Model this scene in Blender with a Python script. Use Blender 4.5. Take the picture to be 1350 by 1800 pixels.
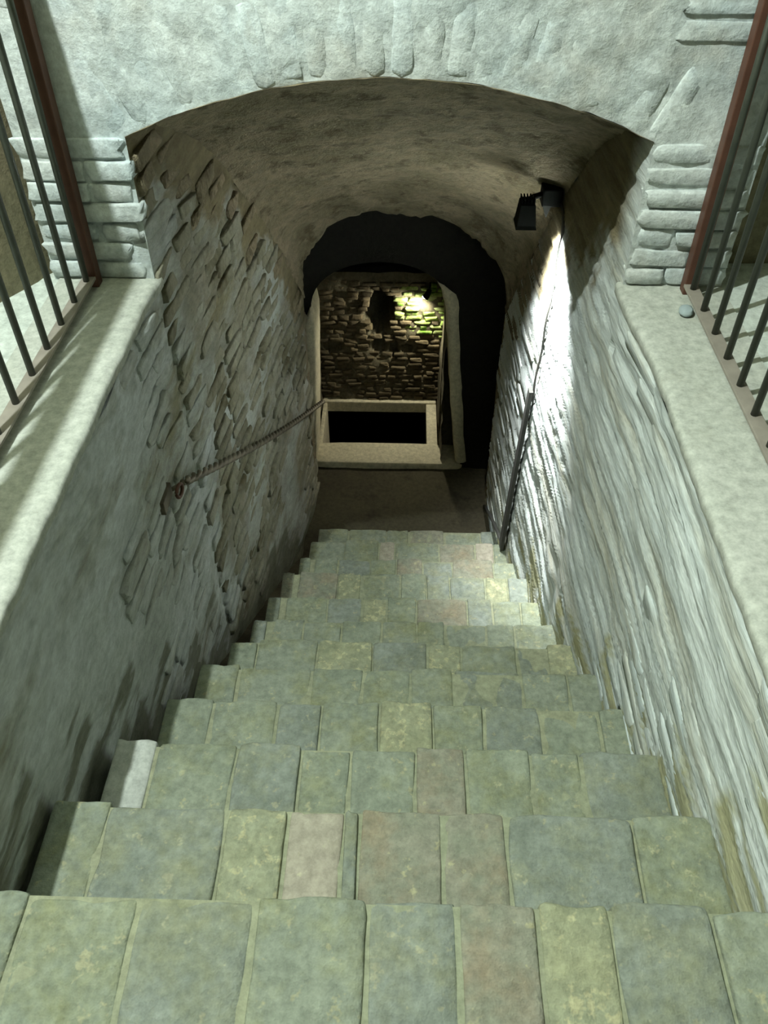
import bpy, bmesh, math, random
from mathutils import Vector, noise
import numpy as np

R = math.radians
random.seed(7)
for o in list(bpy.data.objects):
    bpy.data.objects.remove(o, do_unlink=True)
scene = bpy.context.scene
COL = scene.collection

# ------------------------------------------------------------------ camera
cam_d = bpy.data.cameras.new('camera')
cam_d.sensor_fit = 'VERTICAL'
cam_d.sensor_height = 36.0
cam_d.lens = 29.0
cam_d.clip_start = 0.02
cam = bpy.data.objects.new('camera', cam_d)
COL.objects.link(cam)
cam.location = (0, 0, 1.2)
cam.rotation_euler = (R(46), 0, R(1.5))
scene.camera = cam

# ------------------------------------------------------------------ world, exposure
w = bpy.data.worlds.new('world')
scene.world = w
w.use_nodes = True
w.node_tree.nodes['Background'].inputs[0].default_value = (0.75, 0.85, 0.75, 1)
w.node_tree.nodes['Background'].inputs[1].default_value = 0.008
vs = scene.view_settings
vs.view_transform = 'Standard'
vs.look = 'None'
vs.gamma = 1.0
vs.use_curve_mapping = False
vs.exposure = 0.0
scene.cycles.max_bounces = 5
scene.cycles.diffuse_bounces = 4
scene.cycles.glossy_bounces = 2

ROOM_LAMP = (-1.04, 0.95, 2.80)
ROOM_POWER = 430.0
ROOM_RADIUS = 0.025
SPOT_POWER = 400.0
WELL_POWER = 19.0


def lamp(name, kind, loc, power, color, radius, aim=None, angle=None, blend=0.4, parent=None):
    d = bpy.data.lights.new(name, kind)
    d.energy = power
    d.color = color
    d.shadow_soft_size = radius
    if kind == 'SPOT':
        d.spot_size = R(angle)
        d.spot_blend = blend
    o = bpy.data.objects.new(name, d)
    COL.objects.link(o)
    o.location = loc
    if aim is not None:
        o.rotation_euler = (Vector(aim)).to_track_quat('-Z', 'Y').to_euler()
    return o


# the strip-lit upper room's ceiling lamp, left of the stairwell
lamp('room_light', 'POINT', ROOM_LAMP, ROOM_POWER, (0.90, 1.0, 0.95), ROOM_RADIUS)


# ------------------------------------------------------------------ materials
def mat_stone(name, base, alt, stain, big=2.2, fine=38.0, stain_lo=0.55, stain_hi=0.72, bump=0.35,
              rough=0.9, rnd=0.0, rnd_col=None, speck=None, speck_lo=0.62, stretch=(1, 1, 1), bump_dist=0.006,
              stain_scale=3.1, stain_max=1.0, over=None):
    m = bpy.data.materials.new(name)
    m.use_nodes = True
    nt = m.node_tree
    N, L = nt.nodes, nt.links
    bs = N['Principled BSDF']
    bs.inputs['Roughness'].default_value = rough
    bs.inputs['Specular IOR Level'].default_value = 0.25
    geo = N.new('ShaderNodeNewGeometry')
    mp = N.new('ShaderNodeMapping')
    mp.inputs['Scale'].default_value = stretch
    L.new(geo.outputs['Position'], mp.inputs['Vector'])

    def nz(scale, detail=4, rough_=0.6, dist=0.0):
        n = N.new('ShaderNodeTexNoise')
        n.inputs['Scale'].default_value = scale
        n.inputs['Detail'].default_value = detail
        n.inputs['Roughness'].default_value = rough_
        n.inputs['Distortion'].default_value = dist
        L.new(mp.outputs['Vector'], n.inputs['Vector'])
        return n.outputs['Fac']

    def ramp(src, lo, hi, a=0.0, b=1.0):
        r = N.new('ShaderNodeMapRange')
        r.inputs['From Min'].default_value = lo
        r.inputs['From Max'].default_value = hi
        r.inputs['To Min'].default_value = a
        r.inputs['To Max'].default_value = b
        r.clamp = True
        L.new(src, r.inputs['Value'])
        return r.outputs['Result']

    def mix(fac, a, b, mode='MIX'):
        x = N.new('ShaderNodeMix')
        x.data_type = 'RGBA'
        x.blend_type = mode
        if isinstance(fac, float):
            x.inputs[0].default_value = fac
        else:
            L.new(fac, x.inputs[0])
        for i, c in ((6, a), (7, b)):
            if isinstance(c, tuple):
                x.inputs[i].default_value = (*c, 1)
            else:
                L.new(c, x.inputs[i])
        return x.outputs[2]

    c = mix(ramp(nz(big, 3, 0.66), 0.36, 0.64), base, alt)
    if rnd > 0:
        oi = N.new('ShaderNodeObjectInfo')
        c = mix(ramp(oi.outputs['Random'], 0.0, 1.0, 0.0, rnd), c, rnd_col or stain)
    c = mix(ramp(nz(stain_scale, 4, 0.72), stain_lo, stain_hi, 0.0, stain_max), c, stain)
    if over:          # vault brown that paints in the tunnel shade; coverage stored on the mesh
        at = N.new('ShaderNodeAttribute')
        at.attribute_name = 'vault_plaster_and_shade'
        oc = mix(ramp(nz(5.0, 3, 0.7), 0.4, 0.62), over[0], over[1])
        c = mix(at.outputs['Fac'], c, oc)
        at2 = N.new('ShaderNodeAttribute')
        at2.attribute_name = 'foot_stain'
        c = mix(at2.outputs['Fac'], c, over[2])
    if speck:
        c = mix(ramp(nz(26.0, 3, 0.75, 0.0), speck_lo, speck_lo + 0.08), c, speck)
    fsrc = nz(fine, 3, 0.75)
    g = ramp(fsrc, 0.3, 0.7, 0.72, 1.18)
    gc = N.new('ShaderNodeCombineColor')
    for i in range(3):
        L.new(g, gc.inputs[i])
    c = mix(1.0, c, gc.outputs[0], 'MULTIPLY')
    L.new(c, bs.inputs['Base Color'])
    b1 = N.new('ShaderNodeBump')
    b1.inputs['Strength'].default_value = bump
    b1.inputs['Distance'].default_value = bump_dist
    L.new(fsrc, b1.inputs['Height'])
    L.new(b1.outputs['Normal'], bs.inputs['Normal'])
    return m


def mat_plain(name, col, rough=0.5, metal=0.0, var=0.25, scale=30.0, emit=None, strength=0.0, alt=None, spec=0.5):
    m = bpy.data.materials.new(name)
    m.use_nodes = True
    nt = m.node_tree
    N, L = nt.nodes, nt.links
    bs = N['Principled BSDF']
    bs.inputs['Roughness'].default_value = rough
    bs.inputs['Metallic'].default_value = metal
    bs.inputs['Specular IOR Level'].default_value = spec
    tc = N.new('ShaderNodeTexCoord')
    n = N.new('ShaderNodeTexNoise')
    n.inputs['Scale'].default_value = scale
    n.inputs['Detail'].default_value = 5
    L.new(tc.outputs['Object'], n.inputs['Vector'])
    x = N.new('ShaderNodeMix')
    x.data_type = 'RGBA'
    L.new(n.outputs['Fac'], x.inputs[0])
    x.inputs[6].default_value = (*[v * (1 - var) for v in col], 1)
    x.inputs[7].default_value = (*(alt or [min(1, v * (1 + var)) for v in col]), 1)
    L.new(x.outputs[2], bs.inputs['Base Color'])
    if emit:
        bs.inputs['Emission Color'].default_value = (*emit, 1)
        bs.inputs['Emission Strength'].default_value = strength
    return m


M = {}
M['white'] = mat_stone('whitewash', (0.60, 0.65, 0.64), (0.49, 0.57, 0.59), (0.49, 0.48, 0.43), big=2.6, stain_lo=0.5,
                       stain_hi=0.72, rnd=0.25, rnd_col=(0.43, 0.42, 0.36), bump=0.6, stain_max=0.75)
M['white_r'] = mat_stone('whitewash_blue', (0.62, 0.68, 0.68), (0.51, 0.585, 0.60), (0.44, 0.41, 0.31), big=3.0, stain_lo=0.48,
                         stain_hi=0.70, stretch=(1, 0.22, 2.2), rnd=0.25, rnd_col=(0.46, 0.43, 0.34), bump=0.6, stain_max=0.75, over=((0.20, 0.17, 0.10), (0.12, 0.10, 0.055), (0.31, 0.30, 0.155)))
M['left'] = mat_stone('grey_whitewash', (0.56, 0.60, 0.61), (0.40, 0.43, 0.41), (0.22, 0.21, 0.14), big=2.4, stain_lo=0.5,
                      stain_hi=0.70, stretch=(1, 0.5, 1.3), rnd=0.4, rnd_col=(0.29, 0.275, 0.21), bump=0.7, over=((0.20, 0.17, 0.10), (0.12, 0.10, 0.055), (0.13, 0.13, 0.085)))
M['vault'] = mat_stone('vault_plaster_and_shade', (0.27, 0.225, 0.155), (0.17, 0.145, 0.09), (0.06, 0.048, 0.022), big=4.2, stain_lo=0.535,
                       stain_hi=0.64, stain_scale=8.0, bump=0.9, bump_dist=0.012, stain_max=0.7, fine=30.0)
M['shade_black'] = mat_stone('shade_dark_plaster', (0.013, 0.012, 0.009), (0.010, 0.009, 0.007), (0.006, 0.006, 0.005), bump=0.6)  # near-black colour stands in for missing light in the bay and well
M['ledge'] = mat_stone('ledge_cement', (0.47, 0.485, 0.435), (0.42, 0.44, 0.385), (0.33, 0.325, 0.26), big=3.0, stain_lo=0.55,
                       stain_hi=0.8, bump=0.25, stain_max=0.7)
M['floorup'] = mat_stone('pale_floor', (0.56, 0.60, 0.55), (0.50, 0.55, 0.50), (0.44, 0.46, 0.40), big=2.0, bump=0.1, stain_max=0.5)
M['dim'] = mat_stone('dim_plaster', (0.20, 0.20, 0.145), (0.16, 0.165, 0.11), (0.12, 0.12, 0.07), big=1.5, bump=0.3)
M['olive'] = mat_stone('olive_wall', (0.17, 0.165, 0.10), (0.22, 0.19, 0.12), (0.11, 0.11, 0.06), big=1.8, bump=0.5)
SB = dict(big=7.0, stain_lo=0.46, stain_hi=0.68, stain_scale=6.0, speck_lo=0.60, bump=0.7, stain_max=0.8, bump_dist=0.008)
M['step'] = mat_stone('step_stone', (0.262, 0.292, 0.220), (0.195, 0.225, 0.168), (0.232, 0.242, 0.13), rnd=0.4, rnd_col=(0.255, 0.28, 0.238),
                      speck=(0.34, 0.34, 0.22), **SB)
M['step_red'] = mat_stone('step_brick', (0.262, 0.256, 0.20), (0.21, 0.228, 0.172), (0.255, 0.21, 0.14), rnd=0.3, rnd_col=(0.25, 0.25, 0.19),
                          speck=(0.34, 0.33, 0.21), **SB)
M['step_blue'] = mat_stone('step_slate', (0.240, 0.268, 0.232), (0.19, 0.216, 0.18), (0.232, 0.242, 0.15), speck=(0.31, 0.315, 0.22), **SB)
M['step_yel'] = mat_stone('step_lichen', (0.275, 0.295, 0.205), (0.30, 0.31, 0.195), (0.21, 0.23, 0.15), speck=(0.40, 0.39, 0.24), **{**SB, 'speck_lo': 0.53})
M['step_white'] = mat_stone('step_pale', (0.50, 0.52, 0.48), (0.44, 0.46, 0.42), (0.34, 0.34, 0.27), stain_max=0.5, bump=0.4)
M['step_pink'] = mat_stone('step_pink', (0.36, 0.33, 0.265), (0.32, 0.30, 0.235), (0.25, 0.235, 0.165), stain_max=0.7, bump=0.5, speck=(0.42, 0.40, 0.28))
M['mortar'] = mat_stone('step_mortar', (0.265, 0.285, 0.195), (0.29, 0.30, 0.20), (0.22, 0.235, 0.145), bump=0.5)
M['gutter'] = mat_stone('gutter_dirt', (0.12, 0.11, 0.075), (0.09, 0.09, 0.06), (0.07, 0.06, 0.04), bump=0.6)
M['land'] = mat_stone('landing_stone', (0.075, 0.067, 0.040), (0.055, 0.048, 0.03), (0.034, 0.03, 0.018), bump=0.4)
M['rim'] = mat_stone('rim_plaster', (0.62, 0.57, 0.42), (0.54, 0.50, 0.37), (0.36, 0.32, 0.21), bump=0.3, stain_max=0.7)
M['well_brick'] = mat_stone('well_brick', (0.145, 0.115, 0.066), (0.10, 0.08, 0.048), (0.036, 0.03, 0.017), big=6.0, rnd=0.55,
                            rnd_col=(0.05, 0.042, 0.026), bump=0.7)
M['moss_brick'] = mat_stone('mossy_brick', (0.24, 0.34, 0.07), (0.38, 0.42, 0.20), (0.10, 0.20, 0.02), big=9.0, stain_lo=0.47,
                            stain_hi=0.6, stain_scale=8.0, bump=0.7)
M['well_bed'] = mat_stone('well_mortar', (0.13, 0.115, 0.075), (0.09, 0.08, 0.05), (0.04, 0.036, 0.024), bump=0.8)
M['rust'] = mat_plain('rust_paint', (0.105, 0.045, 0.028), 0.55, 0.2, 0.4, 22.0)
M['bar'] = mat_plain('dark_green_iron', (0.055, 0.062, 0.048), 0.5, 0.3, 0.35, 40.0)
M['rail'] = mat_plain('bare_iron', (0.30, 0.27, 0.23), 0.55, 0.2, 0.3, 25.0)
M['black'] = mat_plain('black_metal', (0.006, 0.007, 0.006), 0.7, 0.0, 0.3, 30.0, spec=0.06)
M['cond'] = mat_plain('grey_steel', (0.05, 0.05, 0.045), 0.7, 0.1, 0.35, 35.0)
M['cable'] = mat_plain('cable', (0.06, 0.058, 0.05), 0.6, 0.0, 0.3, 35.0)
M['rope'] = mat_plain('rusty_iron', (0.075, 0.055, 0.035), 0.6, 0.3, 0.5, 28.0, alt=(0.22, 0.19, 0.14))
M['stone'] = mat_plain('pebble', (0.30, 0.36, 0.37), 0.8, 0.0, 0.25, 30.0)
M['glow'] = mat_plain('lamp_glass', (0.9, 0.95, 0.9), 0.3, 0.0, 0.02, 5.0, emit=(0.95, 1.0, 0.97), strength=12.0)
M['glow_warm'] = mat_plain('lamp_glass_warm', (0.9, 0.9, 0.8), 0.3, 0.0, 0.02, 5.0, emit=(1.0, 0.97, 0.8), strength=10.0)


def mat_water():
    m = mat_plain('dark_water', (0.006, 0.010, 0.012), 0.06, 0.0, 0.2, 3.0)
    return m


M['water'] = mat_water()


# ------------------------------------------------------------------ object helpers
def link(name, mesh, mat=None, parent=None, label=None, cat=None, group=None, kind=None):
    o = bpy.data.objects.new(name, mesh)
    COL.objects.link(o)
    if mat is not None and mesh is not None and len(mesh.materials) == 0:
        mesh.materials.append(mat)
    if parent is not None:
        o.parent = parent
    if label:
        o['label'] = label
    if cat:
        o['category'] = cat
    if group:
        o['group'] = group
    if kind:
        o['kind'] = kind
    return o


def empty(name, loc, label, cat, group=None):
    o = link(name, None, None, None, label, cat, group)
    o.location = loc
    return o


def grid(name, P, smooth=True, flip=False):
    """P[i][j] -> (x,y,z); one quad sheet"""
    ni, nj = len(P), len(P[0])
    vs_ = [tuple(p) for row in P for p in row]
    fs = []
    for i in range(ni - 1):
        for j in range(nj - 1):
            q = (i * nj + j, i * nj + j + 1, (i + 1) * nj + j + 1, (i + 1) * nj + j)
            fs.append(q[::-1] if flip else q)
    me = bpy.data.meshes.new(name)
    me.from_pydata(vs_, [], fs)
    me.polygons.foreach_set('use_smooth', [smooth] * len(fs))
    return me


def join(name, meshes_data, smooth=False):
    vs_, fs = [], []
    for v, f in meshes_data:
        b = len(vs_)
        vs_ += [tuple(p) for p in v]
        fs += [tuple(i + b for i in q) for q in f]
    me = bpy.data.meshes.new(name)
    me.from_pydata(vs_, [], fs)
    me.polygons.foreach_set('use_smooth', [smooth] * len(fs))
    return me


def box_data(x0, x1, y0, y1, z0, z1):
    v = [(x, y, z) for x in (x0, x1) for y in (y0, y1) for z in (z0, z1)]
    f = [(0, 1, 3, 2), (4, 6, 7, 5), (0, 4, 5, 1), (2, 3, 7, 6), (0, 2, 6, 4), (1, 5, 7, 3)]
    return v, f


def box(name, b, bevel=0.0):
    me = join(name, [box_data(*b)])
    if bevel > 0:
        bm = bmesh.new()
        bm.from_mesh(me)
        bmesh.ops.bevel(bm, geom=bm.edges[:], offset=bevel, segments=2, affect='EDGES', profile=0.6)
        bm.to_mesh(me)
        bm.free()
    return me


def tube_data(pts, r, n=10, cap=True):
    pts = [Vector(p) for p in pts]
    rs = r if isinstance(r, (list, tuple)) else [r] * len(pts)
    v, f = [], []
    up = Vector((0.013, 0.02, 1))
    for i, p in enumerate(pts):
        t = (pts[min(i + 1, len(pts) - 1)] - pts[max(i - 1, 0)]).normalized()
        a = t.cross(up)
        if a.length < 0.05:
            a = t.cross(Vector((1, 0, 0)))
        a.normalize()
        b = t.cross(a)
        for k in range(n):
            an = 2 * math.pi * k / n
            v.append(p + (a * math.cos(an) + b * math.sin(an)) * rs[i])
    for i in range(len(pts) - 1):
        for k in range(n):
            f.append((i * n + k, i * n + (k + 1) % n, (i + 1) * n + (k + 1) % n, (i + 1) * n + k))
    if cap:
        f.append(tuple(range(n))[::-1])
        f.append(tuple((len(pts) - 1) * n + k for k in range(n)))
    return v, f


def tube(name, pts, r, n=10):
    return join(name, [tube_data(pts, r, n)], smooth=True)


def rounded_block(name, cs, p, jit, seed):
    """unit block (half size 1) with softened edges and hand-cut unevenness"""
    rng = random.Random(seed)
    n = len(cs)
    idx, v, f = {}, [], []
    off = Vector((rng.uniform(0, 50), rng.uniform(0, 50), rng.uniform(0, 50)))

    def vid(i, j, k):
        key = (i, j, k)
        if key not in idx:
            q = Vector((cs[i], cs[j], cs[k]))
            mx = max(abs(c) for c in q)
            pn = (abs(q.x) ** p + abs(q.y) ** p + abs(q.z) ** p) ** (1 / p)
            q = q * (mx / pn)
            d = noise.noise_vector(q * 1.3 + off) * jit + noise.noise_vector(q * 4.5 + off) * jit * 0.45
            idx[key] = len(v)
            v.append(q + d)
        return idx[key]
    for a in range(n - 1):
        for b in range(n - 1):
            for s in (0, n - 1):
                qa = [vid(s, a, b), vid(s, a + 1, b), vid(s, a + 1, b + 1), vid(s, a, b + 1)]
                qb = [vid(a, s, b), vid(a, s, b + 1), vid(a + 1, s, b + 1), vid(a + 1, s, b)]
                qc = [vid(a, b, s), vid(a + 1, b, s), vid(a + 1, b + 1, s), vid(a, b + 1, s)]
                for q in (qa, qb, qc):
                    f.append(tuple(q if s else q[::-1]))
    me = bpy.data.meshes.new(name)
    me.from_pydata([tuple(x) for x in v], [], f)
    me.polygons.foreach_set('use_smooth', [True] * len(f))
    return me


def variants(tag, count, cs, p, jit, mat, seed):
    out = []
    for i in range(count):
        me = rounded_block(tag, cs, p, jit, seed + i)
        me.materials.append(mat)
        out.append(me)
    return out


BC = (-1, -0.78, 0.78, 1)
WC = (-1, -0.82, 0.0, 0.82, 1)
SC = (-1, -0.95, -0.8, -0.5, -0.17, 0.17, 0.5, 0.8, 0.95, 1)


def place(name, me, c, half, rotz=0.0, tilt=0.0, parent=None, roty=0.0):
    o = bpy.data.objects.new(name, me)
    COL.objects.link(o)
    o.location = c
    o.scale = half
    o.rotation_euler = (tilt, roty, rotz)
    o.parent = parent
    return o


def fbm(x, y, z, s=1.0, oct_=4, h=0.8):
    return noise.fractal(Vector((x * s, y * s, z * s)), h, 2.1, oct_)


# ------------------------------------------------------------------ key profiles of the place
ARCH_Y, INNER_Y = 2.22, 4.05
LAND_Z = -2.58


def lerp(a, b, t):
    return a + (b - a) * t


def tun(y):
    return min(1.0, max(0.0, (y - ARCH_Y) / (INNER_Y - ARCH_Y)))


def smooth(t):
    t = max(0.0, min(1.0, t))
    return t * t * (3 - 2 * t)


def xl(y):            # face of the left wall
    return lerp(-0.752, -0.738, smooth((y - 2.0) / 0.22)) if y < ARCH_Y else lerp(-0.738, -0.560, tun(y) ** 1.1)


def xr(y):            # face of the right wall
    return lerp(0.668, 0.642, smooth((y - 1.7) / 0.52)) if y < ARCH_Y else lerp(0.642, 0.575, tun(y) ** 1.6)


def spring(y):
    return lerp(0.406, -1.13, tun(y) ** 1.6)


def apex(y):
    return lerp(0.553, -0.595, tun(y) ** 1.25)


def vault_z(y, u):    # u in -1..1 across
    rise = apex(y) - spring(y)
    t = tun(y)
    par = 1 - u * u
    ell = math.sqrt(max(0.0, 1 - u * u))
    return spring(y) + rise * lerp(par, ell ** 0.85 if ell > 0 else 0.0, min(1.0, t * 1.1)) - 0.06 * u * t ** 3


# nosing table: front edge and top height of every step
NOSE = {}
for k in range(-5, 7):
    NOSE[k] = (0.57 + 0.264 * k, -0.286 - 0.204 * k)
NOSE.update({7: (2.448, -1.706), 8: (2.754, -1.89), 9: (3.018, -2.065), 10: (3.31, -2.23), 11: (3.573, -2.40)})
LEFT_END = {0: -0.738, 1: -0.738, 2: -0.715, 3: -0.682, 4: -0.661, 5: -0.623, 6: -0.60, 7: -0.592, 8: -0.577, 9: -0.53, 10: -0.512, 11: -0.495}


def stair_z(y):
    if y > 3.573:
        return LAND_Z
    ks = sorted(NOSE)
    for k in ks:
        if y <= NOSE[k][0]:
            return NOSE[k][1]
    return LAND_Z


def line_z(y):        # smooth slope through the nosings
    if y < 2.144:
        return min(0.0, -0.296 - 0.204 * (y - 0.56) / 0.264)
    return max(LAND_Z, -1.52 - (y - 2.144) * 0.616)


PITS = {-1: [(2.46, -1.13, 0.05, 0.03, 0.035), (2.56, -1.34, 0.035, 0.07, 0.03), (3.10, -1.64, 0.06, 0.035, 0.035), (3.42, -1.93, 0.06, 0.035, 0.03),
             (1.90, -1.10, 0.022, 0.022, 0.03), (2.12, -0.78, 0.08, 0.03, 0.02), (2.8, -1.05, 0.05, 0.02, 0.02)],
        1: [(2.44, -0.43, 0.018, 0.014, 0.025), (2.09, -1.27, 0.016, 0.022, 0.03), (1.99, -1.40, 0.012, 0.012, 0.02), (2.19, -0.20, 0.01, 0.02, 0.02),
            (2.47, -0.91, 0.014, 0.014, 0.02), (3.98, -1.72, 0.05, 0.09, 0.04), (3.86, -2.02, 0.05, 0.09, 0.04), (1.45, -0.55, 0.012, 0.012, 0.02)]}


def pits(side, y, z):
    d = 0.0
    for (py, pz, a, b, dep) in PITS[side]:
        if abs(y - py) < 2 * a and abs(z - pz) < 2 * b:
            r2 = ((y - py) / a) ** 2 + ((z - pz) / b) ** 2
            d = max(d, dep * math.exp(-r2 * r2))
    return d


# ------------------------------------------------------------------ wall_left and wall_right (stairwell and tunnel sides)
def side_wall(name, side, mat, amp):
    xs = xl if side < 0 else xr
    sheets = []
    for (y0, y1, ny) in ((-1.6, ARCH_Y, 130), (ARCH_Y, INNER_Y + 0.01, 84)):
        P = []
        for i in range(ny + 1):
            y = lerp(y0, y1, i / ny)
            top = -0.035 if y1 <= ARCH_Y else spring(y) + 0.01 - 0.06 * side * tun(y) ** 3
            bot = line_z(y) - 0.55
            row = []
            nj = 150 if side < 0 else 250
            for j in range(nj + 1):
                z = lerp(bot, top, j / nj)
                d = amp * fbm(y * 0.8, z * 1.3, 3.0 * side, 2.6, 4) + amp * (0.5 if side < 0 else 1.1) * fbm(y * (0.5 if side < 0 else 0.22), z * 2.4, 9 + side, 9.0, 4)
                d *= smooth(abs(y - ARCH_Y) / 0.10)
                d -= pits(side, y, z)
                if side > 0:                          # courses showing through the limewash
                    q = (z + 0.014 * fbm(y, 0.0, 3.0, 1.2, 2)) / 0.058
                    n_ = math.floor(q + 0.5)
                    w_ = max(0.0, min(1.0, 0.45 + 1.5 * fbm(y * 0.7, n_ * 3.7, 1.0, 2.0, 3)))
                    d -= 0.008 * w_ * math.exp(-((q - n_) * 0.058 / 0.0065) ** 2) * smooth(abs(y - ARCH_Y) / 0.1)
                # plaster thickens toward the foot of the left wall, pitted holes under the hand rail
                row.append((xs(y) - side * (d + 0.004 * smooth(abs(y - ARCH_Y) / 0.1)), y, z))
            P.append(row)
        me = grid(name, P, flip=(side > 0))
        sheets.append(me)
    bm = bmesh.new()
    for me in sheets:
        bm.from_mesh(me)
    me = bpy.data.meshes.new(name)
    bm.to_mesh(me)
    bm.free()
    me.polygons.foreach_set('use_smooth', [True] * len(me.polygons))
    o = link(name, me, mat, kind='structure')
    at = me.attributes.new('vault_plaster_and_shade', 'FLOAT', 'POINT')  # brown coverage, painted shade on the tunnel part of the wall
    vals = []
    for v in me.vertices:
        c = v.co
        k = 0.0
        if c.y > ARCH_Y - 0.001:
            drop = (0.22 if side < 0 else 0.34) + 0.30 * fbm(c.y, c.z, side, 3.0, 5)
            k0 = max(0.1, min(0.75, 0.50 + 0.7 * fbm(c.y, c.z, 31, 2.0, 4))) * smooth((c.y - ARCH_Y) / 0.25) if side < 0 else 0.0  # left tunnel wall browned further in place of weaker light
            k = max(k0, smooth((c.z - spring(c.y) + drop) / 0.16 + 0.5)) * (1.0 if side < 0 else smooth((c.y - 2.24) / 0.22 + 0.15) * (1.0 - 0.85 * smooth((c.y - 3.3) / 0.4)))
        vals.append(k)
    at.data.foreach_set('value', vals)
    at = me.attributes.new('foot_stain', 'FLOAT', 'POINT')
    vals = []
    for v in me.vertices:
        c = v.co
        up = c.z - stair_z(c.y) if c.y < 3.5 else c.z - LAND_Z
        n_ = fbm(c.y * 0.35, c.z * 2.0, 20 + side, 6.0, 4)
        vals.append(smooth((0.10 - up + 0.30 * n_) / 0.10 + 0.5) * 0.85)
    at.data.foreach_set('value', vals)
    return o


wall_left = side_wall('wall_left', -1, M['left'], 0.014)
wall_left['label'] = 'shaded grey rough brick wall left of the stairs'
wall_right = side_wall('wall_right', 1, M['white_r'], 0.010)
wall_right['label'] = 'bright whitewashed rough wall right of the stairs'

VB_left = variants('brick_mesh_left', 8, BC, 6, 0.32, M['left'], 100)
M['left_shaded'] = mat_stone('shaded_whitewash', (0.34, 0.335, 0.28), (0.24, 0.235, 0.175), (0.12, 0.105, 0.06), big=3.0, stain_lo=0.48,
                            stain_hi=0.68, rnd=0.45, rnd_col=(0.20, 0.18, 0.12), bump=0.7)  # darker copy of the left whitewash, tunnel shade put into its colour
VB_shaded = variants('brick_mesh_shaded', 8, BC, 6, 0.32, M['left_shaded'], 160)
VB_brown = variants('brick_mesh_brown', 6, BC, 6, 0.32, M['vault'], 150)  # brown bricks carry on the painted shade below the vault
VB_right = variants('brick_mesh_right', 8, BC, 7, 0.26, M['white_r'], 200)
VB_vous = variants('voussoir_mesh', 8, WC, 6, 0.14, M['white'], 350)
VB_white = variants('brick_mesh_white', 8, WC, 9, 0.2, M['white'], 300)


def lay_side(side, parent, meshes, course, blen, mask, proud, seed, limit=298):
    rng = random.Random(seed)
    xs = xl if side < 0 else xr
    spots = []
    row = 0
    z = 0.40
    while z > -2.7:
        y = -0.25 + rng.uniform(0, blen)
        while y < INNER_Y - 0.1:
            l = blen * rng.uniform(0.7, 1.25)
            yc = y + l / 2
            top = -0.05 if yc < ARCH_Y + 0.02 else spring(yc) - 0.03
            bot = line_z(yc) - 0.16
            if yc - l / 2 < ARCH_Y < yc + l / 2:
                yc = ARCH_Y + (l / 2 + 0.01) * (1 if yc > ARCH_Y else -1)
                y = yc - l / 2
                top = -0.05 if yc < ARCH_Y else spring(yc) - 0.03
            zz = z + 0.012 * fbm(yc, z, seed, 1.4, 2)
            if bot < zz < top:
                m_ = mask(yc, zz, rng)
                if m_ > 0:
                    br = yc > ARCH_Y and zz > spring(yc) - (0.22 if side < 0 else 0.34) - 0.30 * fbm(yc, zz, side, 3.0, 5)
                    spots.append((yc, zz, l, m_, rng.uniform(0.72, 0.98), rng.uniform(-0.05, 0.05), rng.choice(VB_brown if br else (VB_shaded if side < 0 and yc > 2.15 + 0.4 * rng.random() else meshes)), rng.random()))
            y += l + 0.012
        row += 1
        z -= course
    # keep the ones that show largest: nearest along the stairs first
    spots.sort(key=lambda s: s[3], reverse=True)
    rest = bmesh.new()
    for n_, (yc, zz, l, m_, hh, tl, me, r_) in enumerate(spots):
        p = proud * (0.35 + r_ * 0.9) * min(1.0, m_ + 0.3)
        x0 = xs(yc)
        ang = math.atan2(xs(yc + 0.05) - xs(yc - 0.05), 0.1) if abs(yc - ARCH_Y) > 0.12 else 0.0
        th = 0.03
        if n_ < limit:
            place('brick', me, (x0 - side * (p - th), yc, zz), (th, l / 2 * 0.985, course / 2 * hh), rotz=-ang, tilt=tl, parent=parent)
        else:
            b = len(rest.verts)
            rest.from_mesh(me)
            rest.verts.ensure_lookup_table()
            for v in rest.verts[b:]:
                v.co = Vector((x0 - side * (p - th) + v.co.x * th, yc + v.co.y * l / 2 * 0.985, zz + v.co.z * course / 2 * hh))
    if len(rest.verts):
        me = bpy.data.meshes.new('masonry_remainder')
        rest.to_mesh(me)
        me.polygons.foreach_set('use_smooth', [True] * len(me.polygons))
        link('masonry_remainder', me, meshes[0].materials[0], parent, kind='stuff')
    rest.free()
    return len(spots)


def mask_left(y, z, rng):
    # plaster hides the masonry low down near the camera; bricks stand clear higher up and in the tunnel
    e = 0.55 + 0.9 * fbm(y, z, 4.0, 1.3, 3)
    d = z - line_z(y)
    if y < 1.5:
        e -= 0.5
    e += (d - 1.15) * 0.5
    if y > 1.9:
        e += 0.35
    return e if (e > 0.22 and rng.random() < 0.93) else 0


def mask_right(y, z, rng):
    e = 0.5 + 0.9 * fbm(y, z, 14.0, 1.2, 3)
    if 2.3 < y < 3.4:
        e -= 0.4
    if y > 3.4:
        e += 0.25
    if y < 0.35:
        e -= 0.3
    return e if (e > 0.5 and rng.random() < 0.85) else 0


n1 = lay_side(-1, wall_left, VB_left, 0.068, 0.21, mask_left, 0.016, 11)
n2 = lay_side(1, wall_right, VB_right, 0.060, 0.30, mask_right, 0.008, 12)


# ------------------------------------------------------------------ wall_front with the stairwell arch
BX0, BX1 = -1.035, 0.927
SX0, SX1 = -0.738, 0.642


def arch_edge(x):
    u = (x - (SX0 + SX1) / 2) / ((SX1 - SX0) / 2)
    return vault_z(ARCH_Y, max(-1, min(1, u))) + 0.006 * fbm(x, 0, 2.0, 9.0, 3)


def face_d(x, z):
    return 0.010 * fbm(x, z, 5.0, 3.0, 4) + 0.005 * fbm(x, z, 8.0, 14.0, 3)


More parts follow.
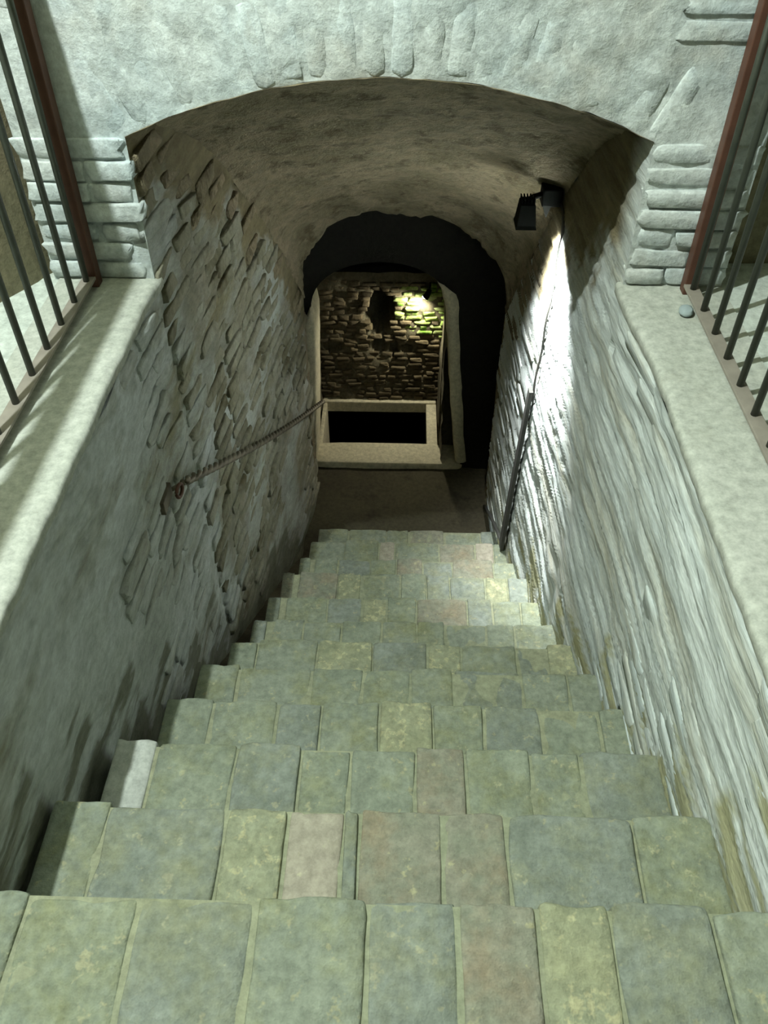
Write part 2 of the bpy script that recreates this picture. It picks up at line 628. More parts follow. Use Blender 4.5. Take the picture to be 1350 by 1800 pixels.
def face_sheet(xa, xb, nx, zb, zt, nz_):
    P = []
    for i in range(nx + 1):
        x = lerp(xa, xb, i / nx)
        b = zb(x)
        row = []
        for j in range(nz_ + 1):
            z = lerp(b, zt, (j / nz_) ** 1.3)
            d = face_d(x, z) * smooth(0.08 + min(abs(x - SX0) + max(0, z - 0.42) * 3, abs(x - SX1) + max(0, z - 0.42) * 3) / 0.06)
            row.append((x, ARCH_Y + d, z))
        P.append(row)
    return grid('face', P)


bm = bmesh.new()
for me in (face_sheet(BX0, SX0, 24, lambda x: -0.05, 3.1, 110), face_sheet(SX0, SX1, 110, arch_edge, 3.1, 110),
           face_sheet(SX1, BX1, 24, lambda x: -0.05, 3.1, 110)):
    bm.from_mesh(me)
for x, fl in ((BX0, False), (BX1, True)):      # returns of the block
    P = [[(x + 0.008 * fbm(x, y_, z_, 5, 3), y_, z_) for z_ in np.linspace(-0.05, 3.1, 40)] for y_ in np.linspace(ARCH_Y, 3.6, 16)]
    bm.from_mesh(grid('ret', P, flip=fl))
me = bpy.data.meshes.new('wall_front')
bm.to_mesh(me)
bm.free()
me.polygons.foreach_set('use_smooth', [True] * len(me.polygons))
wall_front = link('wall_front', me, M['white'], kind='structure')
wall_front['label'] = 'whitewashed brick wall pierced by the low stairwell arch'

cxm = (SX0 + SX1) / 2
hw = (SX1 - SX0) / 2
rise = 0.147
RAD = (hw * hw + rise * rise) / (2 * rise)
cz = 0.553 - RAD
amax = math.asin(hw / RAD)
rng = random.Random(31)
z = 0.03
row = 0
while z < 0.95:
    for (a, b) in ((BX0, SX0), (SX0, SX1), (SX1, BX1)):
        mid = (a == SX0 and b == SX1)
        if mid and z < 0.74:
            continue
        x = a + (rng.uniform(-0.1, 0.0) if mid else 0.0)
        while x < b - 0.02:
            l = rng.uniform(0.13, 0.27)
            if not mid and z < 0.42:
                l = rng.choice((0.11, 0.17, b - x, b - x))
            e = min(b, x + l)
            if b - e < 0.06:
                e = b
            xa, xb = x, e
            if not mid and a == BX0 and e == b and z < 0.42:
                xb = SX0 + rng.uniform(-0.012, 0.010) - (0.03 if z < 0.10 else 0.0)
            if not mid and b == BX1 and x == a and z < 0.42:
                xa = SX1 + rng.uniform(0.0, 0.016)
            low = z < 0.40
            xm = (xa + xb) / 2
            rr, aa = math.hypot(xm - cxm, z - cz), math.atan2(xm - cxm, z - cz)
            clash = (RAD - 0.03 < rr < RAD + 0.25) and abs(aa) < amax + 0.09
            if low or (not clash and rng.random() < 0.5):
                pr = rng.uniform(0.006, 0.018) if low else rng.uniform(0.001, 0.005)
                place('brick', rng.choice(VB_white), ((xa + xb) / 2, ARCH_Y + 0.03 - pr + face_d((xa + xb) / 2, z) * (0.4 if low else 1.0), z + rng.uniform(-0.003, 0.003)),
                      ((xb - xa) / 2 * 0.985, 0.03, 0.0265 * rng.uniform(0.86, 1.0)), tilt=rng.uniform(-0.04, 0.04), parent=wall_front,
                      roty=rng.uniform(-0.02, 0.02))
            x = e + 0.006
    z += 0.0575
    row += 1

# voussoirs of the arch ring, thickly limewashed
nv = 22
for i in range(nv):
    a = lerp(-amax - 0.02, amax + 0.02, (i + 0.5) / nv)
    hgt = 0.20 + rng.uniform(-0.015, 0.02)
    rc = RAD + hgt / 2 + rng.uniform(0.0, 0.004)
    pr = rng.uniform(-0.0015, 0.0025)
    place('voussoir', rng.choice(VB_vous), (cxm + rc * math.sin(a), ARCH_Y + 0.03 - pr + face_d(cxm + rc * math.sin(a), cz + rc * math.cos(a)), cz + rc * math.cos(a)),
          (RAD * amax / nv * 0.95, 0.03, hgt / 2), roty=a, parent=wall_front)

# ------------------------------------------------------------------ ceiling: the sloping tunnel vault
P = []
NY, NU = 90, 72
for i in range(NY + 1):
    y = lerp(ARCH_Y - 0.004, INNER_Y + 0.02, i / NY)
    row = []
    for j in range(NU + 1):
        u = math.sin(lerp(-math.pi / 2, math.pi / 2, j / NU))
        c_, h_ = (xl(max(y, ARCH_Y)) + xr(max(y, ARCH_Y))) / 2, (xr(max(y, ARCH_Y)) - xl(max(y, ARCH_Y))) / 2
        x = c_ + h_ * u
        z = vault_z(max(y, ARCH_Y), u)
        k = min(1.0, (y - ARCH_Y) / 0.2 + 0.02)
        d = k * (0.022 * fbm(x, y, z, 2.4, 5) + 0.009 * fbm(x, y, z, 11.0, 4))
        d *= 1.0 + 1.3 * smooth((y - 3.75) / 0.3)
        if i == 0:
            z += 0.006 * fbm(x, 0, 2.0, 9.0, 3)
        nx_, nz2 = -u * 0.6, -1.0
        row.append((x + nx_ * d, y, z + nz2 * d))
    P.append(row)
vault = link('ceiling', grid('ceiling', P, flip=True), M['vault'], kind='structure')
vault['label'] = 'low sloping vault of rough brown plaster over the stairs'


# ------------------------------------------------------------------ inner arch at the foot of the vault, dark bay behind it
def inner_open(th):      # opening of the inner arch, th 0..pi from right to left; crown and springing
    cx_, hwid = 0.0075, 0.5675
    c_, s_ = math.cos(th), math.sin(th)
    return cx_ + hwid * c_, -1.13 + 0.535 * (abs(s_) ** 0.85) - 0.06 * c_


def ring_wall(name, y, outer, inner, mat, amp=0.012, n=64, m=8, depth=0.0):
    P = []
    for i in range(n + 1):
        t = i / n
        a, b = Vector(outer(t)), Vector(inner(t))
        row = []
        for j in range(m + 1):
            p = a.lerp(b, j / m)
            d = amp * fbm(p.x, y, p.y, 4.0, 4)
            row.append((p.x, y + d, p.y))
        if depth > 0:
            for j in range(1, 7):
                p = b
                dd = amp * 0.7 * fbm(p.x * 2, y + j * 0.3, p.y * 2, 4.0, 3)
                row.append((p.x + dd, y + depth * j / 6, p.y + dd))
        P.append(row)
    return grid(name, P, flip=False)


def jamb_curve(fn_arch, x_r, x_l, zb, legs=0.28):
    """closed-up-below opening outline: right leg, arch, left leg, t in 0..1"""
    def f(t):
        if t < legs:
            p = fn_arch(0.0)
            k = t / legs
            return (lerp(x_r, p[0], k ** 0.8), lerp(zb, p[1], k))
        if t > 1 - legs:
            p = fn_arch(math.pi)
            k = (1 - t) / legs
            return (lerp(x_l, p[0], k ** 0.8), lerp(zb, p[1], k))
        return fn_arch(math.pi * (t - legs) / (1 - 2 * legs))
    return f


inn = jamb_curve(inner_open, 0.575, -0.56, LAND_Z - 0.2)


def out1(t):
    p = Vector(inn(t)) - Vector((-0.01, -1.2))
    q = p * (1.0 + 0.16)
    q.x = max(-0.70, min(0.72, q.x * 1.12))
    return (q.x - 0.01, q.y - 1.2 if t > 0.05 and t < 0.95 else inn(t)[1])


wi = link('wall_inner_arch', ring_wall('wall_inner_arch', INNER_Y, out1, inn, M['vault'], depth=0.09), M['vault'], kind='structure')
wi['label'] = 'rough plaster arch edge where the lit vault ends'

# dark bay: side walls and vault a little wider than the inner arch
BAY0, BAY1 = 4.13, 4.37


def bay(th):
    return (0.03 + 0.70 * math.cos(th), -1.20 + 0.72 * abs(math.sin(th)) ** 0.85)


bayc = jamb_curve(bay, 0.73, -0.67, LAND_Z - 0.2)
P = []
for i in range(9):
    y = lerp(BAY0 - 0.06, BAY1 + 0.02, i / 8)
    P.append([(bayc(t)[0] + 0.012 * fbm(bayc(t)[0], y, bayc(t)[1], 5, 3), y, bayc(t)[1] + 0.012 * fbm(bayc(t)[1], y, 1, 5, 3)) for t in np.linspace(0, 1, 70)])
cb = link('ceiling_dark_bay', grid('ceiling_dark_bay', P), M['shade_black'], kind='structure')
cb['label'] = 'shade-painted dark vaulted bay behind the inner arch'


def well_open(th):
    return (-0.135 + 0.415 * math.cos(th), -1.36 + 0.32 * abs(math.sin(th)) ** 0.9)


wellc = jamb_curve(well_open, 0.43, -0.615, LAND_Z - 0.05, legs=0.33)


def out2(t):
    a, b = bayc(t), wellc(t)
    return (a[0] * 1.05, a[1] + 0.04)


P = []
we = link('wall_well_front', ring_wall('wall_well_front', BAY1, out2, wellc, M['shade_black'], m=10, depth=0.0), M['shade_black'], kind='structure')
we['label'] = 'dark end wall around the well opening'

# plaster jambs (pale rounded bands) lining the well opening: two real uprights plus the arched head
def jamb(name, t0, t1, wdt0, depth, mat, label=None, kind='structure'):
    """rounded band sweeping the outline from t0 to t1"""
    prof = [(0, 0.0), (-0.012, 0.25), (-0.014, 0.6), (-0.004, 0.9), (0.03, 1.0), (depth * 0.5, 1.0), (depth, 0.98)]
    P = []
    for i in range(31):
        t = lerp(t0, t1, i / 30)
        p = Vector(wellc(t))
        q = Vector(wellc(min(1, t + 0.002))) - Vector(wellc(max(0, t - 0.002)))
        nrm = Vector((-q.y, q.x)).normalized()
        row = []
        wdt = wdt0 * max(0.05, min(1.0, (1 - abs(2 * (i / 30) - 1)) * 5 if (t > 0.2 and t < 0.8) else 1.0))
        for (dy, k) in prof:
            e = p + nrm * (wdt * (k - 1.0) * -1.0) * -1.0 + nrm * wdt * 0.35
            n_ = 0.008 * fbm(e.x, dy * 3, e.y, 5, 3)
            row.append((e.x + n_, BAY1 - 0.012 + dy, e.y + n_))
        P.append(row)
    return link(name, grid(name, P), mat, kind=kind)


trim_1 = jamb('trim_1', 0.03, 0.40, 0.075, 0.30, M['rim'])
trim_1['label'] = 'leaning pale plaster jamb right of the well opening'
trim_2 = jamb('trim_2', 0.66, 0.975, 0.075, 0.30, M['rim'])
trim_2['label'] = 'upright pale plaster jamb left of the well opening'

# ------------------------------------------------------------------ floor: landing and bed under the stairs
P = []
for i in range(60):
    y = lerp(-1.8, 4.42, i / 59)
    zz = line_z(y) - 0.24 if y < 3.6 else LAND_Z
    P.append([(x, y, zz + 0.008 * fbm(x, y, 0, 3, 3)) for x in np.linspace(-0.80, 0.78, 24)])
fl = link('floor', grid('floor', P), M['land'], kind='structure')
fl['label'] = 'dim stone landing at the foot of the stairs'

# ------------------------------------------------------------------ the well: rim, pit, water, far brick wall
well = empty('well', (-0.11, 4.7, LAND_Z), 'square dark water well with a pale plaster rim at the foot of the stairs', 'well')
RZ = LAND_Z + 0.045


def part(name, me, mat, parent):
    o = link(name, me, mat, parent)
    o.matrix_parent_inverse = parent.matrix_world.inverted() if False else o.matrix_parent_inverse
    return o


def off(me, parent_loc):
    for v in me.vertices:
        v.co -= Vector(parent_loc)
    return me


WL = (-0.11, 4.7, LAND_Z)
fr = rounded_block('rim_front', (-1, -0.96, -0.7, -0.35, 0, 0.35, 0.7, 0.96, 1), 9, 0.035, 5)
for v in fr.vertices:
    v.co = Vector((v.co.x * 0.53, v.co.y * 0.115, v.co.z * 0.06)) + Vector((-0.095, 4.465, RZ - 0.055)) - Vector(WL)
link('front_rim', fr, M['rim'], well)
for nm, b in (('left_rim', (-0.592, -0.562, 4.50, 5.10, RZ - 0.5, RZ - 0.012)), ('right_rim', (0.185, 0.262, 4.52, 5.10, RZ - 0.5, RZ - 0.014)),
              ('back_rim', (-0.60, 0.26, 5.06, 5.12, RZ - 0.5, RZ + 0.0))):
    link(nm, off(box(nm, b, 0.008), WL), M['rim'], well)
pit = [(-0.565, 4.575), (0.185, 4.575), (0.185, 5.06), (-0.565, 5.06)]
pv, pf = [], []
for (x, y) in pit:
    pv += [(x, y, RZ - 0.09), (x, y, RZ - 1.6)]
for i in range(4):
    a, b = 2 * i, 2 * ((i + 1) % 4)
    pf.append((a, a + 1, b + 1, b))
link('shaft', off(join('shaft', [(pv, pf)]), WL), M['shade_black'], well)
wt = [[(x, y, RZ - 0.75 + 0.002 * fbm(x, y, 0, 9, 2)) for y in np.linspace(4.575, 5.06, 12)] for x in np.linspace(-0.565, 0.185, 18)]
link('water', off(grid('water', wt, flip=True), WL), M['water'], well)

# far wall of the well chamber, with the broken hole
WY = 5.11
HOLES = [(-0.155, -1.80, 0.095, 0.165, 0.40), (-0.165, -2.06, 0.052, 0.062, 0.10), (-0.055, -2.10, 0.035, 0.075, 0.08),
         (0.03, -2.09, 0.045, 0.03, 0.08), (-0.50, -2.08, 0.06, 0.05, 0.06)]


def hole(x, z):
    d = 0.0
    for (hx, hz, a, b, dep) in HOLES:
        r = math.hypot((x - hx) / a, (z - hz) / b) + 0.25 * fbm(x, z, 7, 14, 3)
        if r < 1.12:
            d = max(d, dep * min(1.0, max(0.0, (1.12 - r) / 0.2)))
    return d


P = []
for i in range(111):
    x = lerp(-0.95, 0.75, i / 110)
    row = []
    for j in range(101):
        z = lerp(LAND_Z - 0.1, -0.9, j / 100)
        row.append((x, WY + 0.022 * fbm(x, 1, z, 6, 5) + hole(x, z), z))
    P.append(row)
wall_back = link('wall_back', grid('wall_back', P), M['well_bed'], kind='structure')
wall_back['label'] = 'rough old brick wall behind the well, with a black hole'
VB_well = variants('brick_mesh_well', 6, BC, 5, 0.3, M['well_brick'], 500)
VB_moss = variants('brick_mesh_moss', 4, BC, 5, 0.3, M['moss_brick'], 600)
rng = random.Random(77)
z = LAND_Z + 0.03
cnt = 0
while z < -1.42:
    x = -0.70 + rng.uniform(0, 0.06)
    while x < 0.40:
        l = rng.uniform(0.05, 0.125)
        xc = x + l / 2
        left = xc < -0.22 + 0.1 * fbm(xc, z, 3, 4, 2)
        if hole(xc, z) < 0.02 and cnt < 298:
            moss = (xc > -0.03 and z > -1.98 + 0.06 * fbm(xc, z, 0, 9, 2) and rng.random() < 0.85)
            hz = 0.0165 * rng.uniform(0.7, 1.05) * (1.15 if left else 1.0)
            place('brick', rng.choice(VB_moss if moss else VB_well), (xc, WY + 0.022 - rng.uniform(0.004, 0.026), z + rng.uniform(-0.005, 0.005) * (2 if left else 1)),
                  (l / 2 * 0.93, 0.024, hz), parent=wall_back, tilt=rng.uniform(-0.1, 0.1), roty=rng.uniform(-0.05, 0.05) * (4 if left else 1))
            cnt += 1
        x += l + 0.006
    z += 0.0375
# chamber side walls and roof
for nm, xx, fl_ in (('wall_well_left', -0.605, True), ('wall_well_right', 0.275, False)):
    P = [[(xx + 0.02 * fbm(xx, y, z_, 5, 4), y, z_) for z_ in np.linspace(LAND_Z - 0.6, -0.9, 40)] for y in np.linspace(BAY1 + 0.03, WY + 0.1, 24)]
    o = link(nm, grid(nm, P, flip=fl_), M['well_bed'], kind='structure')
    o['label'] = 'dim rubble side wall of the well chamber, ' + ('left' if xx < 0 else 'right')
P = [[(x, y, -1.12 - 0.3 * (y - 4.4) + 0.02 * fbm(x, y, 3, 5, 4)) for x in np.linspace(-0.75, 0.5, 24)] for y in np.linspace(BAY1 + 0.03, WY + 0.1, 20)]
o = link('ceiling_well', grid('ceiling_well', P, flip=True), M['shade_black'], kind='structure')
o['label'] = 'dim roof of the well chamber'

for nm, a, b, lb in (('wall_well_pier', 0.26, 0.80, 'dark brown pier right of the well'), ('wall_well_pier_left', -0.85, -0.59, 'dark brown pier left of the well')):
    P = [[(x, 4.565 + 0.008 * fbm(x, z_, 1, 6, 3), z_) for z_ in np.linspace(LAND_Z - 0.6, -0.85, 40)] for x in np.linspace(a, b, 14)]
    o = link(nm, grid(nm, P), M['well_bed'], kind='structure')
    o['label'] = lb
# small lamp over the well
wlamp = empty('well_lamp', (0.16, 5.035, -1.60), 'small black lamp at the top right of the brick wall behind the well', 'lamp')
link('housing', tube('housing', [(0.015, 0.0, 0.02), (0.0, 0.0, -0.02), (-0.012, 0.0, -0.035)], [0.016, 0.020, 0.026], 14), M['black'], wlamp)
link('bracket', tube('bracket', [(0.013, 0.0, 0.015), (0.02, 0.04, 0.03), (0.02, 0.10, 0.035)], 0.006, 8), M['black'], wlamp)
link('lens', tube('lens', [(-0.012, 0.0, -0.034), (-0.0125, 0.0, -0.0365)], 0.022, 14), M['glow_warm'], wlamp)
wl = lamp('well_light', 'SPOT', (-0.018 + 0.15, 5.035, -1.60 - 0.06), WELL_POWER, (1.0, 0.95, 0.74), 0.03, aim=(-0.45, -0.25, -0.85), angle=170, blend=0.5)

# ------------------------------------------------------------------ staircase
stairs = empty('staircase', (0, 0, 0), 'worn mossy stone staircase going down into the vaulted tunnel', 'staircase')
ST = {}
for key, mt in (('n', 'step'), ('r', 'step_red'), ('b', 'step_blue'), ('y', 'step_yel'), ('w', 'step_white'), ('p', 'step_pink')):
    ST[key] = variants('tread_mesh_' + key, 5 if key in 'nrb' else 2, SC, 22, 0.05, M[mt], 700 + ord(key))
rng = random.Random(5)
FIX = {1: [(0.125, 'n'), (0.25, 'b'), (0.125, 'y'), (0.115, 'p'), (0.028, 'b'), (0.17, 'r'), (0.13, 'r'), (0.26, 'b'), (0.2, 'n')],
       2: [(0.105, 'w'), (0.2, 'n'), (0.16, 'b'), (0.12, 'n'), (0.16, 'n'), (0.12, 'r'), (0.16, 'n'), (0.12, 'n')],
       0: [(0.10, 'n'), (0.19, 'n'), (0.2, 'b'), (0.19, 'n'), (0.15, 'b'), (0.13, 'r'), (0.12, 'y'), (0.17, 'b'), (0.2, 'n')],
       5: [(0.1, 'n'), (0.22, 'n'), (0.2, 'y'), (0.2, 'b'), (0.12, 'y'), (0.2, 'n')],
       10: [(0.2, 'n'), (0.19, 'n'), (0.085, 'p'), (0.25, 'n'), (0.2, 'r'), (0.1, 'p')]}
for k in sorted(NOSE):
    if k < -1:
        continue
    yn, zn = NOSE[k]
    yb = NOSE[k - 1][0] if (k - 1) in NOSE else yn - 0.26
    rise_ = zn - (NOSE[k + 1][1] if (k + 1) in NOSE else LAND_Z)
    x0 = LEFT_END.get(k, -0.742)
    x1 = xr(yn) + 0.01
    core = box('step', (x0 + 0.012, x1, yb - 0.05, yn - 0.011, zn - rise_ - 0.05, zn - 0.0075))
    st = link('step', core, M['mortar'], stairs)
    x = x0
    lst = list(FIX.get(k, []))
    first = True
    while x < x1 - 0.015:
        if lst:
            wd, ty = lst.pop(0)
        else:
            wd = rng.uniform(0.10, 0.24)
            ty = rng.choices('nrby', (10, 2, 4, 1.0))[0]
        gap = 0.005
        if first and 5 < k < 10:
            wd, gap = 0.058, 0.026
        first = False
        e = x + wd
        if x1 - e < 0.07:
            e = x1
        if ty in 'r' and k > 8:
            ty = 'r'
        jn, jz = rng.uniform(-0.012, 0.010), rng.uniform(-0.006, 0.004)
        dep = yn + jn - (yb - 0.03)
        hgt = rise_ + 0.02
        place('tread_stone', rng.choice(ST[ty]), ((x + e) / 2, yn + jn - dep / 2, zn + jz - hgt / 2), ((e - x) / 2, dep / 2, hgt / 2),
              parent=st, rotz=rng.uniform(-0.012, 0.012), tilt=rng.uniform(-0.018, 0.008))
        x = e + gap

# ------------------------------------------------------------------ ledges, upper floor, upper room
def ledge(name, xa, xb, label):
    P = []
    ys = np.linspace(-1.6, ARCH_Y + 0.02, 120)
    inner = xb if abs(xb) < abs(xa) else xa
    sgn = 1 if inner < 0 else -1          # direction toward the stairwell
    outer = xa if inner == xb else xb
    for y in ys:
        ch = 0.006 * fbm(y, inner, 0, 3, 4) + 0.004 * fbm(y, inner, 4, 26, 3)
        e = (xl(y) if sgn > 0 else xr(y)) + sgn * (0.016 + ch)
        h = 0.003 * fbm(y, 2, 2, 4, 3)
        row = [(outer, y, h * 0.5)]
        for t in np.linspace(0.1, 0.93, 9):
            row.append((lerp(outer, e, t), y, 0.002 * fbm(lerp(outer, e, t), y, 0, 8, 3) + h * 0.5))
        row += [(e - sgn * 0.004, y, -0.004), (e, y, -0.014), (e - sgn * 0.002, y, -0.035), (e - sgn * 0.012, y, -0.050), (e - sgn * 0.05, y, -0.055)]
        P.append(row)
    o = link(name, grid(name, P, flip=(sgn < 0)), M['ledge'], kind='structure')
    o['label'] = label
    return o


ledge('trim_3', -1.02, -0.728, 'pale cement ledge along the left edge of the stairwell')
ledge('trim_4', 0.93, 0.662, 'wide pale cement ledge along the right edge of the stairwell')
for nm, a, b in (('floor_upper_left', -3.0, -1.015), ('floor_upper_right', 0.925, 3.0)):
    P = [[(x, y, -0.006 + 0.002 * fbm(x, y, 0, 3, 2)) for y in np.linspace(-3.0, 3.6, 40)] for x in np.linspace(a, b, 24)]
    o = link(nm, grid(nm, P, flip=True), M['floorup'], kind='structure')
    o['label'] = 'pale floor of the upper room outside the railing, ' + nm.split('_')[-1]
P = [[(x, y, 0.0) for y in np.linspace(-3.0, 0.055, 24)] + [(x, 0.058, -0.004), (x, 0.058, -0.16)] for x in np.linspace(-0.80, 0.72, 12)]
PB = [[(x, y, -0.003) for y in np.linspace(-3.0, -1.5, 6)] for x in np.linspace(-1.05, 0.95, 8)]
bm = bmesh.new()
bm.from_mesh(grid('fub', P, flip=True))
bm.from_mesh(grid('fub', PB, flip=True))
me = bpy.data.meshes.new('floor_upper_back')
bm.to_mesh(me)
bm.free()
o = link('floor_upper_back', me, M['floorup'], kind='structure')
o['label'] = 'pale floor at the head of the stairs'


def flat_wall(name, a, b, mat, label, z0=-0.02, z1=3.1, amp=0.02):
    a, b = Vector(a), Vector(b)
    n_ = (b - a).normalized()
    nn = Vector((-n_.y, n_.x))
    P = []
    for t in np.linspace(0, 1, 48):
        p = a.lerp(b, t)
        row = []
        for z_ in np.linspace(z0, z1, 48):
            d = amp * fbm(p.x, p.y, z_, 2.5, 4)
            row.append((p.x + nn.x * d, p.y + nn.y * d, z_))
        P.append(row)
    o = link(name, grid(name, P), mat, kind='structure')
    o['label'] = label
    return o


flat_wall('wall_upper_left', (-1.9, 0.63), (-1.02, 2.34), M['olive'], 'dim olive rough wall beyond the left railing')
flat_wall('wall_upper_right', (0.90, 2.36), (3.0, 2.46), M['olive'], 'dim olive rough wall beyond the right railing')
flat_wall('wall_room_left', (-1.9, -3.0), (-1.9, 0.7), M['dim'], 'pale side wall of the upper room, left')
flat_wall('wall_room_right', (3.0, 2.5), (3.0, -3.0), M['dim'], 'pale side wall of the upper room, right')
flat_wall('wall_room_rear', (3.0, -3.0), (-1.95, -3.0), M['dim'], 'pale wall of the upper room behind the head of the stairs')
P = [[(x, y, 3.08) for y in np.linspace(-3.05, 3.6, 10)] for x in np.linspace(-3.05, 3.05, 10)]
o = link('ceiling_upper', grid('ceiling_upper', P), M['dim'], kind='structure')
o['label'] = 'pale ceiling of the upper room'

# ceiling lamp (above the frame)
cl = empty('ceiling_lamp', (ROOM_LAMP[0], ROOM_LAMP[1], 3.08), 'white ceiling lamp over the left railing', 'lamp')
link('rose', tube('rose', [(0, 0, 0), (0, 0, -0.03), (0, 0, -0.05)], [0.07, 0.065, 0.02], 20), M['ledge'], cl)
link('stem', tube('stem', [(0, 0, -0.04), (0, 0, -0.14)], 0.008, 8), M['ledge'], cl)
link('socket', tube('socket', [(0, 0, -0.13), (0, 0, -0.21)], [0.02, 0.024], 12), M['ledge'], cl)


# ------------------------------------------------------------------ railings
def railing(x, label, side):
    L0 = (x, 0.8, 0)
    r = empty('railing', L0, label, 'railing', 'iron railings beside the stairwell')

    def P_(name, me, mat, par=r):
        return link(name, off(me, L0), mat, par)
    py = 2.165
    P_('post', box('post', (x - 0.016 , x + 0.022, py - 0.002, py + 0.036, 0.0, 1.06), 0.003), M['rust'])
    P_('bottom_rail', box('bottom_rail', (x - 0.019, x + 0.019, -1.3, py, 0.026, 0.034), 0.0015), M['rail'])
    P_('top_rail', box('top_rail', (x - 0.022, x + 0.022, -1.3, py + 0.03, 1.05, 1.08), 0.003), M['rust'])
    y = 2.137 - 0.118 * 0
    bar = tube('bar', [(0, 0, 0.034), (0, 0, 1.05)], 0.0088, 10)
    bar.materials.append(M['bar'])
    while y > -1.25:
        if abs(y - py) > 0.02:
            o = bpy.data.objects.new('bar', bar)
            COL.objects.link(o)
            o.parent = r
            o.location = (0, y - L0[1], 0)
        y -= 0.1165
    for yy in (0.95, -0.3):
        P_('foot', box('foot', (x - 0.01, x + 0.01, yy - 0.012, yy + 0.012, -0.003, 0.028), 0.001), M['rail'])
    return r


railing(-0.909, 'dark iron bar railing with rust red post on the left ledge', -1)
railing(0.818, 'dark iron bar railing with rust red post on the right ledge', 1)

# pebble by the right railing
me = rounded_block('pebble', (-1, -0.6, -0.2, 0.2, 0.6, 1), 2.4, 0.25, 9)
for v in me.vertices:
    v.co = Vector((v.co.x * 0.019, v.co.y * 0.022, v.co.z * 0.012))
pb = link('pebble', me, M['stone'], None, 'small blue grey stone lying against the right railing foot', 'stone')
pb.location = (0.785, 2.055, 0.011)

# ------------------------------------------------------------------ tunnel floodlight on the right wall
LP = (0.470, 3.12, -0.19)
fl_ = empty('floodlight', LP, 'black floodlight on a bracket high on the right tunnel wall', 'lamp')


def hull(name, rings):
    n = len(rings[0])
    v = [p for r_ in rings for p in r_]
    f = []
    for i in range(len(rings) - 1):
        for k in range(n):
            f.append((i * n + k, i * n + (k + 1) % n, (i + 1) * n + (k + 1) % n, (i + 1) * n + k))
    f.append(tuple(range(n))[::-1])
    f.append(tuple((len(rings) - 1) * n + k for k in range(n)))
    return join(name, [(v, f)])


def rect(cx_, cy_, cz_, a, b):
    return [(cx_ - a, cy_ - b, cz_), (cx_ + a, cy_ - b, cz_), (cx_ + a, cy_ + b, cz_), (cx_ - a, cy_ + b, cz_)]


hs = link('housing', hull('housing', [rect(0, 0, 0.055, 0.018, 0.026), rect(0, 0, 0.045, 0.028, 0.036), rect(0, 0, -0.03, 0.036, 0.046), rect(0, 0, -0.045, 0.040, 0.050)]), M['black'], fl_)
for i in range(5):
    xx = -0.024 + i * 0.012
    link('fin', box('fin', (xx - 0.002, xx + 0.002, -0.03, 0.03, 0.045, 0.066)), M['black'], hs)
link('lens', box('lens', (-0.033, 0.033, -0.043, 0.043, -0.0475, -0.0455)), M['glow'], fl_)
link('arm', tube('arm', [(0.0, 0.0, 0.05), (0.025, 0.03, 0.052), (0.06, 0.07, 0.045), (0.09, 0.085, 0.04)], 0.012, 8), M['black'], fl_)
link('junction_box', off(box('junction_box', (0.533, 0.612, 3.165, 3.245, -0.185, -0.115), 0.006), LP), M['black'], fl_)
link('black_wedge', hull('black_wedge', [rect(0.085, 0.07, 0.006, 0.016, 0.022), rect(0.09, 0.072, -0.045, 0.002, 0.003)]), M['black'], fl_)  # black wedge pointing down below the junction box
lamp('flood_light', 'SPOT', (LP[0] + 0.005, LP[1], LP[2] - 0.06), SPOT_POWER, (0.96, 1.0, 0.98), 0.03, aim=(0.60, -0.20, -1.0), angle=100, blend=1.0)

# cable from the floodlight and the steel bar at the wall foot
cb = []
for i in range(15):
    t = i / 14
    y = lerp(3.06, 3.14, t)
    z_ = lerp(-0.24, -1.12, t)
    cb.append((xr(y) - 0.012 - 0.004 * math.sin(t * 17), y + 0.006 * math.sin(t * 11), z_))
cab = [(0.606, 3.158, -0.165), (0.612, 3.12, -0.185), (0.612, 3.085, -0.21)] + cb
o = link('cable', tube('cable', cab, 0.0055, 8), M['cable'], None, 'thin dark cable hanging down the bright right tunnel wall', 'cable')

sb = empty('steel_bar', (0.60, 3.27, -2.2), 'grey steel bar upright against the bright right tunnel wall', 'bar')
SBL = (0.60, 3.27, -2.2)
ptsb = [(xr(3.12) - 0.03, 3.12, -1.02), (xr(3.2) - 0.032, 3.2, -1.65), (xr(3.28) - 0.03, 3.275, -2.215)]
flat = []


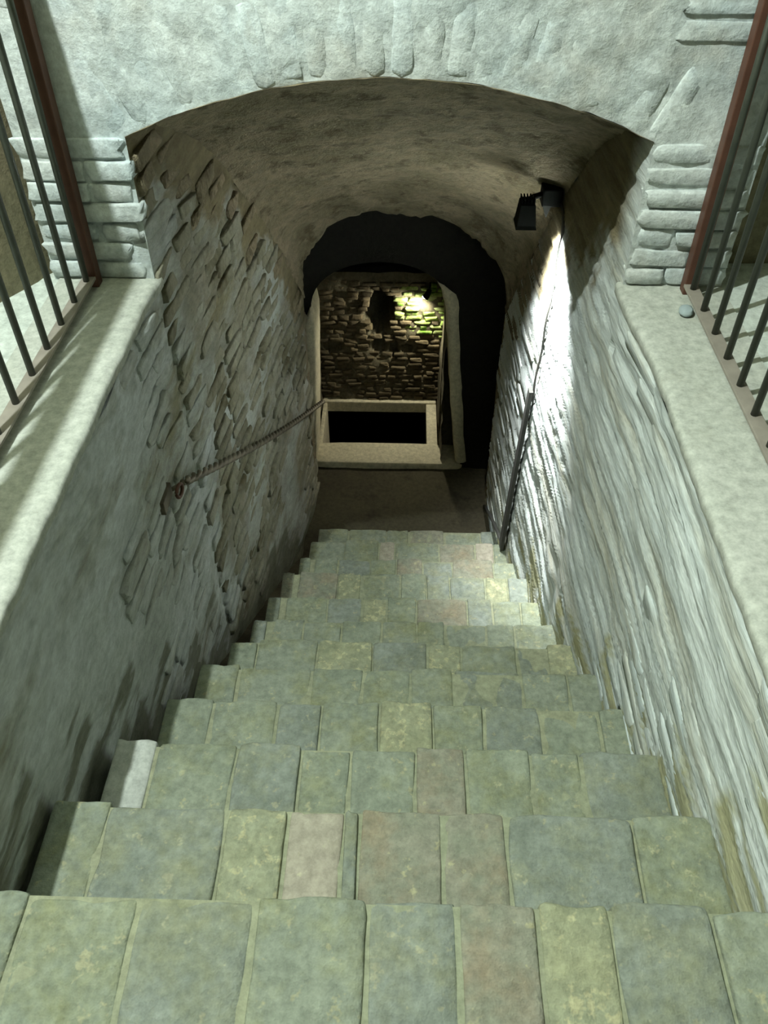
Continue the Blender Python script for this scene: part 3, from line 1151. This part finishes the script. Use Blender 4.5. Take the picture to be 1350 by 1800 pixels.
def flat_bar(name, pts, w_, th, widths=None):
    v, f = [], []
    for i, p in enumerate(pts):
        p = Vector(p)
        a = Vector((0, 1, 0)) * (w_ if widths is None else widths[i]) * 0.5
        b = Vector((1, 0, 0)) * th * 0.5
        v += [p - a - b, p + a - b, p + a + b, p - a + b]
    for i in range(len(pts) - 1):
        for k in range(4):
            f.append((i * 4 + k, i * 4 + (k + 1) % 4, (i + 1) * 4 + (k + 1) % 4, (i + 1) * 4 + k))
    f += [(3, 2, 1, 0), tuple((len(pts) - 1) * 4 + k for k in range(4))]
    return join(name, [(v, f)])


link('flat', off(flat_bar('flat', ptsb, 0.05, 0.018, (0.045, 0.06, 0.07)), SBL), M['cond'], sb)
link('foot', off(tube('foot', [(xr(3.27) - 0.03, 3.275, -2.19), (0.575, 3.45, -2.26), (0.565, 3.72, -2.40), (0.56, 3.96, -2.555)], 0.011, 8), SBL), M['cond'], sb)

# ------------------------------------------------------------------ left hand rail: twisted iron rope on wall brackets
hr = empty('handrail', (-0.70, 1.93, -0.56), 'rusty twisted iron handrail sloping down the left tunnel wall', 'handrail')
HL = (-0.70, 1.93, -0.56)


def hpt(t):
    y = lerp(1.95, 4.30, t)
    x = lerp(-0.690, -0.505, t)
    z_ = lerp(-0.565, -1.975, t) - 0.03 * math.sin(math.pi * t)
    return Vector((x, y, z_))


for ph in (0.0, math.pi):
    pts = []
    for i in range(161):
        t = i / 160
        p = hpt(t)
        a = t * 2 * math.pi * 22 + ph
        pts.append(p + Vector((math.cos(a) * 0.008, 0.5 * math.sin(a) * 0.008, 0.85 * math.sin(a) * 0.008)))
    link('strand', off(tube('strand', pts, 0.0085, 7), HL), M['rope'], hr)
for t in (0.0, 0.36, 0.72):
    p = hpt(t)
    wx = xl(p.y) + 0.0
    b = link('bracket', off(tube('bracket', [(wx - 0.02, p.y - 0.02, p.z - 0.03), (wx + 0.02, p.y - 0.005, p.z - 0.028), (p.x, p.y, p.z - 0.004)], 0.008, 8), HL), M['rope'], hr)
link('end_plate', off(box('end_plate', (-0.745, -0.728, 1.83, 1.93, -0.60, -0.55), 0.003), HL), M['rope'], hr)
ring = [(-0.70 + 0.004 * math.cos(a), 1.915 + 0.022 * math.cos(a), -0.572 + 0.022 * math.sin(a)) for a in np.linspace(0, 2 * math.pi, 17)]
link('end_ring', off(tube('end_ring', ring, 0.006, 7), HL), M['rust'], hr)
print('bricks', n1, n2, 'well', cnt)
